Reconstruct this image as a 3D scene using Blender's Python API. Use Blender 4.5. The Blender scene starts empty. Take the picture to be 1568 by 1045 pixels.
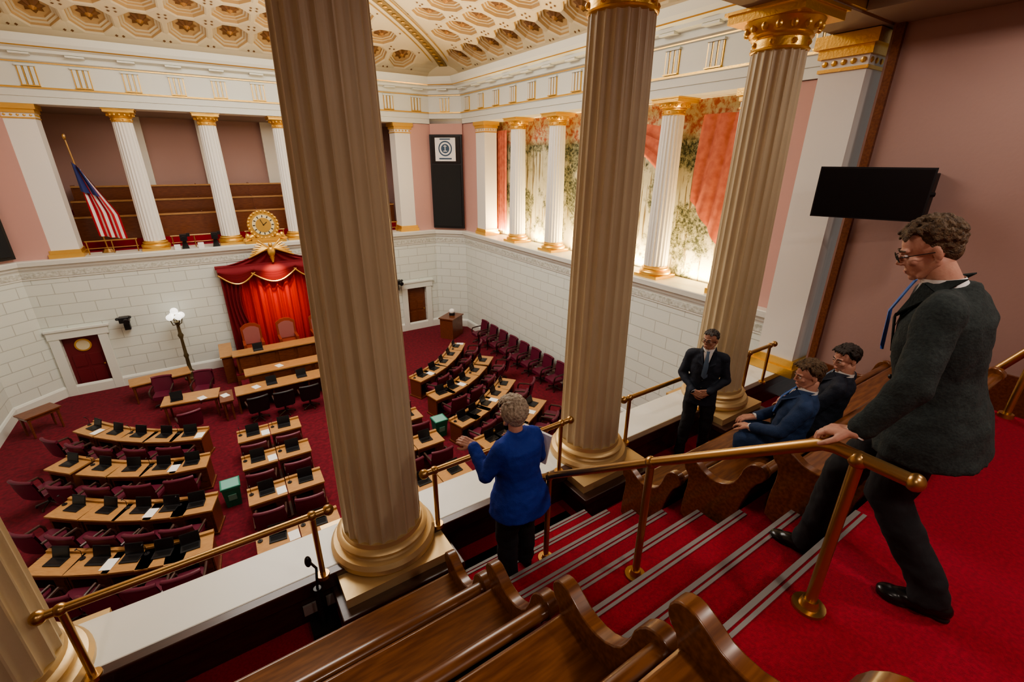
import bpy, math, random, bisect
from mathutils import Vector, Matrix, Euler
random.seed(7)
D=bpy.data; S=bpy.context.scene
V=Vector
# ------------------------------------------------------------------ materials
MATS={}
def mat(name,col,rough=.5,metal=0,bump=0,bscale=40,col2=None,nscale=8,spec=None,emit=None,estr=0,stretch=None,detail=4,coat=0,sheen=0):
    if name in MATS: return MATS[name]
    m=D.materials.new(name); m.use_nodes=True; nt=m.node_tree; p=nt.nodes['Principled BSDF']
    p.inputs['Base Color'].default_value=(*col,1); p.inputs['Roughness'].default_value=rough; p.inputs['Metallic'].default_value=metal
    if coat: p.inputs['Coat Weight'].default_value=coat; p.inputs['Coat Roughness'].default_value=.15
    if spec is not None: p.inputs['Specular IOR Level'].default_value=spec
    if emit: p.inputs['Emission Color'].default_value=(*emit,1); p.inputs['Emission Strength'].default_value=estr
    tc=nt.nodes.new('ShaderNodeTexCoord'); mp=nt.nodes.new('ShaderNodeMapping'); nt.links.new(tc.outputs['Object'],mp.inputs[0])
    if stretch: mp.inputs['Scale'].default_value=stretch
    if col2:
        n=nt.nodes.new('ShaderNodeTexNoise'); n.inputs['Scale'].default_value=nscale; n.inputs['Detail'].default_value=detail
        nt.links.new(mp.outputs[0],n.inputs['Vector'])
        r=nt.nodes.new('ShaderNodeValToRGB'); r.color_ramp.elements[0].position=.35; r.color_ramp.elements[1].position=.65
        r.color_ramp.elements[0].color=(*col,1); r.color_ramp.elements[1].color=(*col2,1)
        nt.links.new(n.outputs['Fac'],r.inputs[0]); nt.links.new(r.outputs[0],p.inputs['Base Color'])
    if bump:
        n=nt.nodes.new('ShaderNodeTexNoise'); n.inputs['Scale'].default_value=bscale; n.inputs['Detail'].default_value=3
        nt.links.new(mp.outputs[0],n.inputs['Vector'])
        b=nt.nodes.new('ShaderNodeBump'); b.inputs['Strength'].default_value=bump; b.inputs['Distance'].default_value=.02
        nt.links.new(n.outputs['Fac'],b.inputs['Height']); nt.links.new(b.outputs[0],p.inputs['Normal'])
    MATS[name]=m; return m
cream=mat('cream_paint',(.74,.72,.63),.45)
white=mat('white_paint',(.72,.75,.70),.5)
ledgew=mat('ledge_white',(.74,.76,.71),.35)
colm=mat('column_stone_shaded',(.60,.51,.34),.4,col2=(.56,.47,.31),nscale=2,bump=.05,bscale=60)  # near column stone, darkened to carry the shade on its gallery side
colw=mat('column_white',(.80,.79,.74),.45)
gold=mat('gold_leaf',(.80,.50,.14),.32,.7,bump=.15,bscale=30)
golds=mat('gold_satin',(.64,.47,.24),.4,.45,bump=.05,bscale=30)
brass=mat('brass',(.50,.31,.13),.32,.9)
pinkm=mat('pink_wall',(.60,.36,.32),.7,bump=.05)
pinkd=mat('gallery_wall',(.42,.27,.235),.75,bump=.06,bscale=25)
brown=mat('gallery_ceiling',(.34,.26,.20),.7)
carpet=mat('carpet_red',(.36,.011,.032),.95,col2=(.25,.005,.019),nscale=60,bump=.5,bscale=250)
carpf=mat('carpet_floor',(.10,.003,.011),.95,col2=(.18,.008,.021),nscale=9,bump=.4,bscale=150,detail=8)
oak=mat('oak_top',(.50,.28,.115),.38,col2=(.40,.205,.075),nscale=6,stretch=(1,8,8),coat=.2)
mahog=mat('mahogany',(.20,.068,.028),.35,col2=(.13,.038,.016),nscale=5,stretch=(1,8,8),coat=.3)
pewm=mat('pew_wood',(.23,.088,.028),.3,col2=(.13,.045,.015),nscale=5,stretch=(1,9,9),coat=.5)
pewsh=mat('pew_shaded',(.060,.022,.012),.3,col2=(.035,.013,.009),nscale=5,stretch=(1,9,9),coat=.5)  # pew wood with the shade of the rear faces put into its colour
darkw=mat('dark_wood',(.055,.020,.014),.35,col2=(.035,.013,.01),nscale=5,stretch=(1,6,6),coat=.3)
maroon=mat('maroon_leather',(.12,.014,.036),.4,bump=.1)
black=mat('black_plastic',(.012,.012,.014),.4)
blackm=mat('black_cloth',(.018,.02,.022),.9)
grey=mat('grey_strip',(.22,.21,.20),.6)
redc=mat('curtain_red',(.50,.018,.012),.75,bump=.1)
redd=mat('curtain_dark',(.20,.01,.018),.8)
redw=mat('red_door',(.15,.016,.022),.4)
green=mat('bin_green',(.02,.18,.12),.5)
paper=mat('paper',(.85,.85,.83),.7)
glassw=mat('globe_glass',(.9,.9,.86),.3,emit=(1,.95,.85),estr=1.2)
screen=mat('screen_black',(.008,.008,.009),.25)
tan=mat('coffer_tan',(.58,.40,.21),.7)
ccream=mat('coffer_cream',(.72,.63,.46),.6)
rosem=mat('rosette_bronze',(.22,.11,.05),.5,.2)
salmon=mat('salmon_drape',(.58,.17,.10),.8,col2=(.44,.11,.065),nscale=5)
def stone(name,ux,uy):
    m=D.materials.new(name); m.use_nodes=True; nt=m.node_tree; p=nt.nodes['Principled BSDF']; p.inputs['Roughness'].default_value=.55
    tc=nt.nodes.new('ShaderNodeTexCoord'); sp=nt.nodes.new('ShaderNodeSeparateXYZ'); nt.links.new(tc.outputs['Object'],sp.inputs[0])
    a=nt.nodes.new('ShaderNodeMath'); a.operation='MULTIPLY'; a.inputs[1].default_value=ux; nt.links.new(sp.outputs[0],a.inputs[0])
    b=nt.nodes.new('ShaderNodeMath'); b.operation='MULTIPLY_ADD'; b.inputs[1].default_value=uy; nt.links.new(sp.outputs[1],b.inputs[0]); nt.links.new(a.outputs[0],b.inputs[2])
    c=nt.nodes.new('ShaderNodeCombineXYZ'); nt.links.new(b.outputs[0],c.inputs[0]); nt.links.new(sp.outputs[2],c.inputs[1])
    k=nt.nodes.new('ShaderNodeTexBrick'); k.inputs['Scale'].default_value=1; k.inputs['Brick Width'].default_value=.95; k.inputs['Row Height'].default_value=.38; k.inputs['Mortar Size'].default_value=.014; k.inputs['Mortar Smooth'].default_value=.3
    k.inputs['Color1'].default_value=(.71,.76,.71,1); k.inputs['Color2'].default_value=(.69,.74,.69,1); k.inputs['Mortar'].default_value=(.50,.53,.49,1)
    nt.links.new(c.outputs[0],k.inputs['Vector']); nt.links.new(k.outputs['Color'],p.inputs['Base Color'])
    bp=nt.nodes.new('ShaderNodeBump'); bp.invert=True; bp.inputs['Strength'].default_value=.4; bp.inputs['Distance'].default_value=.02
    nt.links.new(k.outputs['Fac'],bp.inputs['Height']); nt.links.new(bp.outputs[0],p.inputs['Normal']); return m
stA=stone('stone_blocks_a',1,1); stC=stone('stone_blocks_c',.7,-.7); stD=stone('stone_blocks_d',.7,.7)
def tapestry():
    m=D.materials.new('tapestry'); m.use_nodes=True; nt=m.node_tree; p=nt.nodes['Principled BSDF']; p.inputs['Roughness'].default_value=.9
    tc=nt.nodes.new('ShaderNodeTexCoord'); sp=nt.nodes.new('ShaderNodeSeparateXYZ'); nt.links.new(tc.outputs['Object'],sp.inputs[0])
    def noise(sc,det,st):
        mp=nt.nodes.new('ShaderNodeMapping'); mp.inputs['Scale'].default_value=st; nt.links.new(tc.outputs['Object'],mp.inputs[0])
        n=nt.nodes.new('ShaderNodeTexNoise'); n.inputs['Scale'].default_value=sc; n.inputs['Detail'].default_value=det; n.inputs['Roughness'].default_value=.7; nt.links.new(mp.outputs[0],n.inputs['Vector']); return n
    def ramp(src,p0,c0,p1,c1):
        r=nt.nodes.new('ShaderNodeValToRGB'); e=r.color_ramp.elements; e[0].position=p0; e[0].color=(*c0,1); e[1].position=p1; e[1].color=(*c1,1); nt.links.new(src,r.inputs[0]); return r
    def mix(f,a,b):
        x=nt.nodes.new('ShaderNodeMix'); x.data_type='RGBA'; nt.links.new(f,x.inputs[0])
        for i,s in ((6,a),(7,b)):
            if isinstance(s,tuple): x.inputs[i].default_value=(*s,1)
            else: nt.links.new(s,x.inputs[i])
        return x.outputs[2]
    base=ramp(noise(1.2,8,(1,1,1)).outputs['Fac'],.35,(.46,.44,.30),.65,(.58,.57,.46)).outputs[0]
    tr=ramp(noise(2.6,3,(1,3,.12)).outputs['Fac'],.575,(0,0,0),.60,(1,1,1)).outputs[0]
    c=mix(tr,base,(.17,.13,.07))
    trees=ramp(noise(.9,14,(1,1,.9)).outputs['Fac'],.47,(0,0,0),.53,(1,1,1)).outputs[0]
    leaf=ramp(noise(11,8,(1,1,1)).outputs['Fac'],.42,(.035,.045,.025),.62,(.36,.36,.24)).outputs[0]
    c=mix(trees,c,leaf)
    zr=nt.nodes.new('ShaderNodeMapRange'); zr.inputs[1].default_value=8.75; zr.inputs[2].default_value=8.95; nt.links.new(sp.outputs[2],zr.inputs[0])
    top=ramp(noise(5,8,(1,1,1)).outputs['Fac'],.42,(.36,.10,.06),.56,(.50,.44,.3)).outputs[0]
    c=mix(zr.outputs[0],c,top)
    nt.links.new(c,p.inputs['Base Color']); return m
tap=tapestry()
# ------------------------------------------------------------------ builder
class MB:
    def __init__(s): s.v=[];s.f=[];s.m=[]
    def add(s,vs,fs,mi=0):
        o=len(s.v); s.v+= [tuple(v) for v in vs]; s.f+=[tuple(i+o for i in f) for f in fs]; s.m+=[mi]*len(fs); return s
    def box(s,c,d,mi=0,rz=0,M=None):
        x,y,z=[k/2 for k in d]; vs=[V((a*x,b*y,e*z)) for a in(-1,1) for b in(-1,1) for e in(-1,1)]
        R=M if M else Matrix.Rotation(rz,3,'Z')
        vs=[R@v+V(c) for v in vs]
        return s.add(vs,[(0,1,3,2),(4,6,7,5),(0,4,5,1),(2,3,7,6),(0,2,6,4),(1,5,7,3)],mi)
    def bb(s,x0,x1,y0,y1,z0,z1,mi=0): return s.box(((x0+x1)/2,(y0+y1)/2,(z0+z1)/2),(x1-x0,y1-y0,z1-z0),mi)
    def rings(s,rs,mi=0,cap=True,close=True):
        n=len(rs[0]); vs=[v for r in rs for v in r]; fs=[]
        for i in range(len(rs)-1):
            for j in range(n if close else n-1):
                k=(j+1)%n; fs.append((i*n+j,i*n+k,(i+1)*n+k,(i+1)*n+j))
        if cap: fs.append(tuple(range(n-1,-1,-1))); fs.append(tuple((len(rs)-1)*n+j for j in range(n)))
        return s.add(vs,fs,mi)
    def frame(s,d):
        d=V(d).normalized(); a=V((0,0,1)) if abs(d.z)<.9 else V((1,0,0)); u=d.cross(a).normalized(); w=d.cross(u).normalized(); return d,u,w
    def cone(s,p,q,r1,r2,n=12,mi=0):
        p,q=V(p),V(q); d,u,w=s.frame(q-p)
        return s.rings([[c+(u*math.cos(2*math.pi*j/n)+w*math.sin(2*math.pi*j/n))*r for j in range(n)] for c,r in((p,r1),(q,r2))],mi)
    def cap(s,p,q,r1,r2,n=12,mi=0):
        p,q=V(p),V(q); d,u,w=s.frame(q-p); R=[]
        for a in (-80,-50,-20,0): R.append((p+d*r1*math.sin(math.radians(a)),r1*math.cos(math.radians(a))))
        for a in (0,20,50,80): R.append((q+d*r2*math.sin(math.radians(a)),r2*math.cos(math.radians(a))))
        return s.rings([[c+(u*math.cos(2*math.pi*j/n)+w*math.sin(2*math.pi*j/n))*r for j in range(n)] for c,r in R],mi)
    def ell(s,c,r,mi=0,R=None,n=14,k=8):
        c=V(c); rs=[]
        for i in range(k+1):
            t=-math.pi/2+math.pi*(i+.02)/(k+.04)
            ring=[]
            for j in range(n):
                p=V((r[0]*math.cos(t)*math.cos(2*math.pi*j/n),r[1]*math.cos(t)*math.sin(2*math.pi*j/n),r[2]*math.sin(t)))
                if R: p=R@p
                ring.append(c+p)
            rs.append(ring)
        return s.rings(rs,mi)
    def lathe(s,prof,c=(0,0,0),n=32,mi=0):
        c=V(c); return s.rings([[c+V((r*math.cos(2*math.pi*j/n),r*math.sin(2*math.pi*j/n),z)) for j in range(n)] for r,z in prof],mi)
    def ext(s,poly,vec,mi=0):
        vec=V(vec); return s.rings([[V(p) for p in poly],[V(p)+vec for p in poly]],mi)
    def tube(s,pts,r,n=10,mi=0):
        pts=[V(p) for p in pts]; rs=[]; u0=None
        for i,p in enumerate(pts):
            d=(pts[min(i+1,len(pts)-1)]-pts[max(i-1,0)]).normalized()
            if u0 is None: _,u,w=s.frame(d)
            else: u=(u0-d*u0.dot(d)).normalized(); w=d.cross(u)
            u0=u; rs.append([p+(u*math.cos(2*math.pi*j/n)+w*math.sin(2*math.pi*j/n))*r for j in range(n)])
        return s.rings(rs,mi)
    def grid(s,fn,nu,nv,mi=0):
        vs=[fn(i/nu,j/nv) for i in range(nu+1) for j in range(nv+1)]
        return s.add(vs,[(i*(nv+1)+j,(i+1)*(nv+1)+j,(i+1)*(nv+1)+j+1,i*(nv+1)+j+1) for i in range(nu) for j in range(nv)],mi)
    def mesh(s,name,mats,smooth=40):
        me=D.meshes.new(name); me.from_pydata(s.v,[],s.f)
        for m in mats: me.materials.append(m)
        me.polygons.foreach_set('material_index',s.m)
        if smooth:
            me.polygons.foreach_set('use_smooth',[True]*len(s.f)); me.update()
            me.set_sharp_from_angle(angle=math.radians(smooth))
        me.update(); return me
    def obj(s,name,mats,loc=(0,0,0),rz=0,parent=None,smooth=40,bevel=0):
        return place(name,s.mesh(name,mats,smooth),loc,rz,parent,bevel)
def place(name,me,loc=(0,0,0),rz=0,parent=None,bevel=0):
    o=D.objects.new(name,me); o.location=loc; o.rotation_euler=(0,0,rz); S.collection.objects.link(o)
    if parent: o.parent=parent
    if bevel:
        b=o.modifiers.new('b','BEVEL'); b.width=bevel; b.segments=2; b.limit_method='ANGLE'
    return o
def empty(name,loc=(0,0,0),rz=0,sc=1):
    e=D.objects.new(name,None); e.location=loc; e.rotation_euler=(0,0,rz); e.scale=(sc,)*3; e.empty_display_size=.1; S.collection.objects.link(e); return e
# ------------------------------------------------------------------ dimensions
XC,SP=2.06,2.48; XL,XR,YN,YF=-6.55,10.65,3.50,21.4; CH=1.1
ZL,ZE=5.0,9.75
oct_=[(XR-CH,YF),(XR,YF-CH),(XR,YN+CH),(XR-CH,YN),(XL+CH,YN),(XL,YN+CH),(XL,YF-CH),(XL+CH,YF)]
def offs(poly,o):
    n=len(poly); out=[]
    for i in range(n):
        p0,p1,p2=V(poly[i-1]),V(poly[i]),V(poly[(i+1)%n])
        d1=(p1-p0).normalized(); d2=(p2-p1).normalized()
        n1=V((d1.y,-d1.x)); n2=V((d2.y,-d2.x))
        m=(n1+n2).normalized(); out.append(p1+m*(o/m.dot(n1)))
    return out
def sweep(prof,mi_of=None,b=None):
    b=b or MB(); loops=[[V((p.x,p.y,z)) for p in offs(oct_,o)] for o,z in prof]
    for i in range(len(prof)-1):
        n=8; vs=loops[i]+loops[i+1]
        b.add(vs,[(j,(j+1)%n,n+(j+1)%n,n+j) for j in range(n)],mi_of[i] if mi_of else 0)
    return b
# ------------------------------------------------------------------ shell
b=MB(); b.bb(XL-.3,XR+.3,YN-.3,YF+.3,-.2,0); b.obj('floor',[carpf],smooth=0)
b=MB(); T=.3
for x0,x1,z0 in [(XL+CH,-5.1,0),(-5.1,-4.05,2.2),(-4.05,7.85,0),(7.85,8.85,2.2),(8.85,XR-CH,0)]: b.bb(x0,x1,YF,YF+T,z0,ZL-.05)
b.obj('wall_back',[stA],smooth=0)
b=MB(); b.bb(XR,XR+T,YN+CH,YF-CH,0,ZL-.05); b.obj('wall_right',[stA],smooth=0)
b=MB(); b.bb(XL-T,XL,YN+CH,YF-CH,0,ZL-.05); b.obj('wall_left',[stA],smooth=0)
b=MB(); b.bb(XL+CH,XR-CH,YN-.05,YN,0,ZL-.12); b.obj('wall_front',[stA],smooth=0)
def cham(p,q,z0,z1,name,m,t=.2):
    p,q=V(p),V(q); d=(q-p).normalized(); nn=V((-d.y,d.x))*t
    MB().ext([(p.x,p.y,z0),(q.x,q.y,z0),(q.x+nn.x,q.y+nn.y,z0),(p.x+nn.x,p.y+nn.y,z0)],(0,0,z1-z0)).obj(name,[m],smooth=0)
cham(oct_[0],oct_[1],0,ZL-.05,'wall_corner_right',stC); cham(oct_[6],oct_[7],0,ZL-.05,'wall_corner_left',stD)
cham(oct_[2],oct_[3],0,ZL-.05,'wall_corner_front_right',stD); cham(oct_[4],oct_[5],0,ZL-.05,'wall_corner_front_left',stC)
for i,(a,c) in enumerate([(0,1),(6,7),(2,3),(4,5)]):
    cham(oct_[a],oct_[c],ZL-.05,ZE+.1,'wall_upper_corner_%d'%i,pinkm); cham(oct_[a],oct_[c],ZE+.1,13.1,'wall_pendentive_%d'%i,ccream)
sweep([(0,4.35),(.03,4.36),(.03,4.42),(.05,4.42),(.05,4.60),(.03,4.60),(.05,4.66),(.1,4.72),(.12,4.80),(.2,4.84),(.22,4.98),(.2,5.0),(-.20,5.0)],[0,0,0,1,0,0,0,0,0,0,0,0]).obj('trim_ledge',[ledgew,mat('greek_key',(.42,.43,.37),.6,col2=(.68,.70,.65),nscale=14)],smooth=30)
sweep([(0,.0),(.06,.0),(.06,.32),(.03,.38),(0,.4)]).obj('baseboard_chamber',[white],smooth=20)
prof=[(-.45,9.75),(0,9.75),(0,9.95),(.03,9.96),(.03,10.15),(.08,10.17),(.08,10.22),(.02,10.23),(.02,10.85),(.07,10.87),(.07,10.90),(.14,10.93),(.14,11.08),(.36,11.12),(.38,11.2),(.52,11.24),(.54,11.27),(.60,11.36),(.66,11.55),(-.45,11.58)]
mi=[0]*19; mi[5]=1; mi[9]=1; mi[15]=1
sweep(prof,mi).obj('trim_entablature',[white,gold],smooth=30)
b=MB()
def along(p,q):
    p,q=V(p),V(q); L=(q-p).length; d=(q-p)/L; inn=V((d.y,-d.x)); return p,d,inn,L
for a,c in [(7,0),(0,1),(1,2),(6,7),(5,6)]:
    p,d,inn,L=along(oct_[a],oct_[c]); ang=math.atan2(d.y,d.x)
    k=max(1,round(L/1.24)); st=L/k
    for i in range(k):
        x=p+d*(st*(i+.5))
        for o in (-.14,0,.14):
            w=x+d*o+inn*.035; b.box((w.x,w.y,10.52),(.085,.06,.50),0,ang)
        for o in (-.07,.07,.20,-.20):
            w=x+d*o+inn*.03; b.box((w.x,w.y,10.52),(.022,.05,.50),1,ang)
        w=x+inn*.06; b.box((w.x,w.y,10.80),(.46,.08,.05),0,ang); b.box((w.x,w.y,10.25),(.44,.08,.03),1,ang)
        w=x+inn*.25; b.box((w.x,w.y,11.08),(.45,.25,.05),0,ang)
    k=int(L/.2); st=L/k
    for i in range(k):
        w=p+d*(st*(i+.5))+inn*.2; b.box((w.x,w.y,11.15),(.1,.12,.09),0,ang)
b.obj('trim_frieze',[white,gold],smooth=0)
# ceiling ---------------------------------------------------------
A_=8.6; H_=1.5; Z0=11.6
tab=[(0,0)]; d0=0;z0=0;s0=0
for i in range(1,801):
    d=A_*i/800; z=H_*math.sqrt(max(0,1-(1-d/A_)**2)); s0+=math.hypot(d-d0,z-z0); tab.append((s0,d)); d0,z0=d,z
ss=[t[0] for t in tab]
def dof(s):
    s=max(0,min(s,ss[-1])); i=min(max(bisect.bisect(ss,s),1),800); t=(s-ss[i-1])/(ss[i]-ss[i-1]); return tab[i-1][1]+t*(tab[i][1]-tab[i-1][1])
def prf(s,off):
    d=dof(s); e=1e-3*A_; zz=lambda q:H_*math.sqrt(max(0,1-(1-min(max(q,0),A_)/A_)**2))
    dd=max(d,.02); sl=(zz(dd+e)-zz(dd-e*.5))/(e*1.5); nn=V((-sl,1)).normalized()
    return d+nn.x*off, Z0+zz(d)+nn.y*off, d
b=MB()
def side(o,du,dn,L):
    o,du,dn=V(o),V(du),V(dn); cell=1.24; nu=int(L/cell); u0=(L-nu*cell)/2
    P=lambda u,s,off:(lambda r:(o.x+du.x*u+dn.x*r[0],o.y+du.y*u+dn.y*r[0],r[1]))(prf(s,off))
    rows=int((ss[-1]-.2)/cell); 
    okp=lambda u,s,m=0: min(u,L-u)>=dof(s)+m
    b.grid(lambda a,c:P(L*a,.22*c,0),int(L),1,0)
    for r in range(rows+1):
        sc=.2+cell*(r+.5)
        for k in range(-1,nu+1):
            uc=u0+cell*(k+.5); h=cell/2
            if all(okp(uc+a*h,sc+c*h,.25) for a in(-1,1) for c in(-1,1)):
                ov=[];out=[]
                for q in range(8):
                    t=math.radians(22.5+45*q); c_,s_=math.cos(t),math.sin(t); ov.append((c_,s_)); m=max(abs(c_),abs(s_)); out.append((c_/m,s_/m))
                lv=[(.50,0),(.455,.03),(.445,.12),(.39,.12),(.38,.17),(.33,.17),(.32,.23)]
                loops=[[P(uc+c_*cell*rr,sc+s_*cell*rr,of) for c_,s_ in ov] for rr,of in lv]
                OL=[P(uc+c_*h,sc+s_*h,0) for c_,s_ in out]
                for q in range(8):
                    q2=(q+1)%8
                    if q%2==0:
                        cs=math.copysign(1,math.cos(math.radians(45+45*q))); sn=math.copysign(1,math.sin(math.radians(45+45*q)))
                        b.add([OL[q],P(uc+cs*h,sc+sn*h,0),OL[q2],loops[0][q2],loops[0][q]],[(0,1,2,3,4)],0)
                    else: b.add([OL[q],OL[q2],loops[0][q2],loops[0][q]],[(0,1,2,3)],0)
                for i in range(6):
                    for q in range(8):
                        q2=(q+1)%8; b.add([loops[i][q],loops[i][q2],loops[i+1][q2],loops[i+1][q]],[(0,1,2,3)],(0,1,0,1,0,1)[i])
                b.add(loops[6],[tuple(range(8))],1)
                for cs in(-1,1):
                    for sn in (-1,1):
                        c0=(uc+cs*h*.86,sc+sn*h*.86)
                        b.add([P(c0[0]+.045,c0[1],-.02),P(c0[0],c0[1]+.045,-.02),P(c0[0]-.045,c0[1],-.02),P(c0[0],c0[1]-.045,-.02)],[(0,1,2,3)],2)
                cc=P(uc,sc,.08); st=[]
                for q in range(16):
                    rr=.30 if q%2==0 else .21; t=math.pi*q/8; st.append(P(uc+rr*math.cos(t),sc+rr*math.sin(t),.20))
                b.add(st+[cc],[(q,(q+1)%16,16) for q in range(16)],2)
                st=[P(uc+.10*math.cos(math.pi*q/4),sc+.10*math.sin(math.pi*q/4),.12) for q in range(8)]
                b.add(st+[P(uc,sc,.04)],[(q,(q+1)%8,8) for q in range(8)],3)
            else:
                N=6
                for i in range(N):
                    for j in range(N):
                        ua=uc-h+cell*i/N; ub=ua+cell/N; sa=sc-h+cell*j/N; sb=sa+cell/N
                        if okp((ua+ub)/2,(sa+sb)/2,-.1): b.add([P(ua,sa,0),P(ub,sa,0),P(ub,sb,0),P(ua,sb,0)],[(0,1,2,3)],0)
side((XL,YF),(1,0),(0,-1),XR-XL); side((XR,YF),(0,-1),(-1,0),YF-YN)
side((XL,YN),(1,0),(0,1),XR-XL); side((XL,YF),(0,-1),(1,0),YF-YN)
b.bb(-6,10,4,21,14.2,14.3,0)
b.obj('ceiling',[ccream,tan,rosem,mat('rosette_gold',(.42,.22,.08),.5,.3)],smooth=0)
b=MB()
for cx,cy,sx,sy in [(XR,YF,-1,-1),(XL,YF,1,-1),(XR,YN,-1,1),(XL,YN,1,1)]:
    lat=V((sx,-sy)).normalized()
    for w0,w1,of,mi_ in [(-.42,.42,-.07,0),(-.40,-.35,-.10,1),(.35,.40,-.10,1),(-.18,.18,-.10,2)]:
        def fn(a,c):
            s=.3+a*8.2; x,z,d=prf(s,of); w=w0+(w1-w0)*c
            return (cx+sx*x+lat.x*w,cy+sy*x+lat.y*w,z)
        b.grid(fn,40,1,mi_)
    for k in range(34):
        s=.4+k*.24; x,z,d=prf(s,-.12); b.ell((cx+sx*x,cy+sy*x,z),(.08,.08,.03),1,n=8,k=4)
b.obj('trim_rib',[ccream,gold,mat('rib_gold',(.35,.24,.10),.5,.4)],smooth=0)
# ------------------------------------------------------------------ columns
def shaft(b,r0,r1,z0,z1,mi=0,nf=20,c=(0,0)):
    rs=[]
    K=8
    for i in range(K+1):
        t=i/K; r=r0+(r1-r0)*(t**1.3); z=z0+(z1-z0)*t
        ring=[]
        for q in range(nf):
            for u,dp in ((0,0),(.12,0),(.24,.04),(.40,.075),(.56,.085),(.72,.075),(.88,.04)):
                a=2*math.pi*(q+u)/nf; rr=r*(1-dp*.9); ring.append((c[0]+rr*math.cos(a),c[1]+rr*math.sin(a),z))
        rs.append(ring)
    b.rings(rs,mi,cap=False)
def column_mesh(name,sm,z0,near):
    b=MB(); h=ZE-z0; pl=.47 if near else .42
    b.bb(-pl,pl,-pl,pl,0,.09,1)
    b.lathe([(.30,.08),(.43,.09),(.455,.125),(.455,.17),(.43,.205),(.385,.215),(.37,.235),(.39,.25),(.395,.275),(.375,.295),(.35,.30),(.34,.34)],n=48,mi=1)
    shaft(b,.335,.285,.33,h-.40)
    b.lathe([(.284,h-.41),(.30,h-.40),(.305,h-.385),(.285,h-.375),(.285,h-.29),(.31,h-.28),(.32,h-.265),(.305,h-.25),(.33,h-.235),(.39,h-.15),(.40,h-.12),(.36,h-.11)],n=40,mi=2)
    for q in range(16):
        a=2*math.pi*q/16; b.ell((.365*math.cos(a),.365*math.sin(a),h-.19),(.035,.035,.045),2,n=8,k=5)
    for q in range(8):
        a=2*math.pi*q/8+.2; b.ell((.288*math.cos(a),.288*math.sin(a),h-.335),(.03,.03,.03),2,n=8,k=4)
    b.bb(-.42,.42,-.42,.42,h-.12,h-.03,2); b.bb(-.45,.45,-.45,.45,h-.035,h-.005,2)
    return b.mesh(name,sm,35)
ZG=4.88
cmN=column_mesh('gallery_column',[colm,golds,gold],ZG,True); cmF=column_mesh('wall_column',[colw,gold,gold],ZL,False)
XG=[XC+SP*(k-1.5) for k in range(4)]; YG=3.33
for x in XG:
    place('gallery_column',cmN,(x,YG,ZG)); place('colonnade_column',cmF,(x,21.9,ZL))
def pilaster(name,x,y,wx,wy,m,z0=ZL,z1=ZE):
    b=MB(); h=z1-z0
    b.bb(-wx/2-.08,wx/2+.08,-wy/2-.08,wy/2+.08,0,.14,1); b.bb(-wx/2-.04,wx/2+.04,-wy/2-.04,wy/2+.04,.14,.26,1)
    b.bb(-wx/2,wx/2,-wy/2,wy/2,.26,h-.4,0)
    b.bb(-wx/2-.02,wx/2+.02,-wy/2-.02,wy/2+.02,h-.42,h-.38,1); b.bb(-wx/2-.005,wx/2+.005,-wy/2-.005,wy/2+.005,h-.38,h-.26,0)
    b.bb(-wx/2-.04,wx/2+.04,-wy/2-.04,wy/2+.04,h-.26,h-.15,1); b.bb(-wx/2-.09,wx/2+.09,-wy/2-.09,wy/2+.09,h-.15,h,1)
    k=5
    for i in range(k):
        for sg in (-1,1):
            b.ell((-wx/2+wx*(i+.5)/k,sg*(wy/2+.01),h-.32),(.04,.02,.035),1,n=8,k=4)
            b.ell((sg*(wx/2+.01),-wy/2+wy*(i+.5)/k,h-.32),(.02,.04,.035),1,n=8,k=4)
    b.obj(name,[m,gold],(x,y,z0),bevel=.01,smooth=0)
for x in (XC-2.5*SP,XC+2.5*SP): pilaster('wall_pilaster',x,21.82,.75,.7,colw,ZL,ZE-.004)
for k in range(1,5): place('colonnade_column',cmF,(11.02,18.75-2.46*k,ZL))
for k in (0,5): pilaster('wall_pilaster',11.0,18.75-2.46*k,.6,.75,colw,ZL,ZE-.004)
pilaster('gallery_pilaster',7.68,3.33,.70,.56,colw,ZL+.02,ZE-.015)
b=MB(); b.bb(XL+CH-.1,-4.5,YF+.05,YF+.35,ZL,ZE-.01,0); b.bb(8.6,XR-CH+.1,YF+.05,YF+.35,ZL,ZE-.01,0); b.bb(XL,XR,YF+.44,22.3,ZE,ZE+.3,1); b.bb(XL,XR,YF+.02,22.3,ZL-.2,ZL-.01,1)
b.obj('wall_upper_back',[pinkm,cream],smooth=0)
b=MB(); b.bb(XR+.06,XR+.4,YN,6.1,ZL,ZE-.01,0); b.bb(XR+.06,XR+.4,19.1,YF,ZL,ZE-.01,0); b.bb(XR+.44,11.8,YN,YF,ZE,ZE+.3,1); b.bb(XR+.02,11.8,YN,YF,ZL-.2,ZL-.005,1)
b.obj('wall_upper_right',[pinkm,cream],smooth=0)
b=MB(); b.bb(XL-.35,XL-.05,YN,YF,ZL,ZE-.01,0); b.obj('wall_upper_left',[pinkm],smooth=0)
MB().bb(11.6,11.7,6,19.2,ZL,ZE).obj('wall_tapestry',[tap],smooth=0)
def dr(a,c): 
    y=8.3-1.6*a; z=9.35-3.9*c*(.55+.45*a); return (11.50-.11*abs(math.sin(a*11+c*2.2))-.02,y,z)
b=MB(); b.grid(dr,80,16); b.grid(lambda a,c:(11.48-.07*abs(math.sin(a*16)),18.7-.9*a,9.4-4.2*c),40,10); b.grid(lambda a,c:(11.42-.09*abs(math.sin(c*9)),11.6-2.6*a,9.45-.5*c-1.1*a*a*c-.4*a),30,24); b.obj('tapestry_drape',[salmon])
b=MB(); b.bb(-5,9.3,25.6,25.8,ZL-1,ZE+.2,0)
for x in XG: b.bb(x-.3,x+.3,25.4,25.6,ZL,ZE,1)
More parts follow.
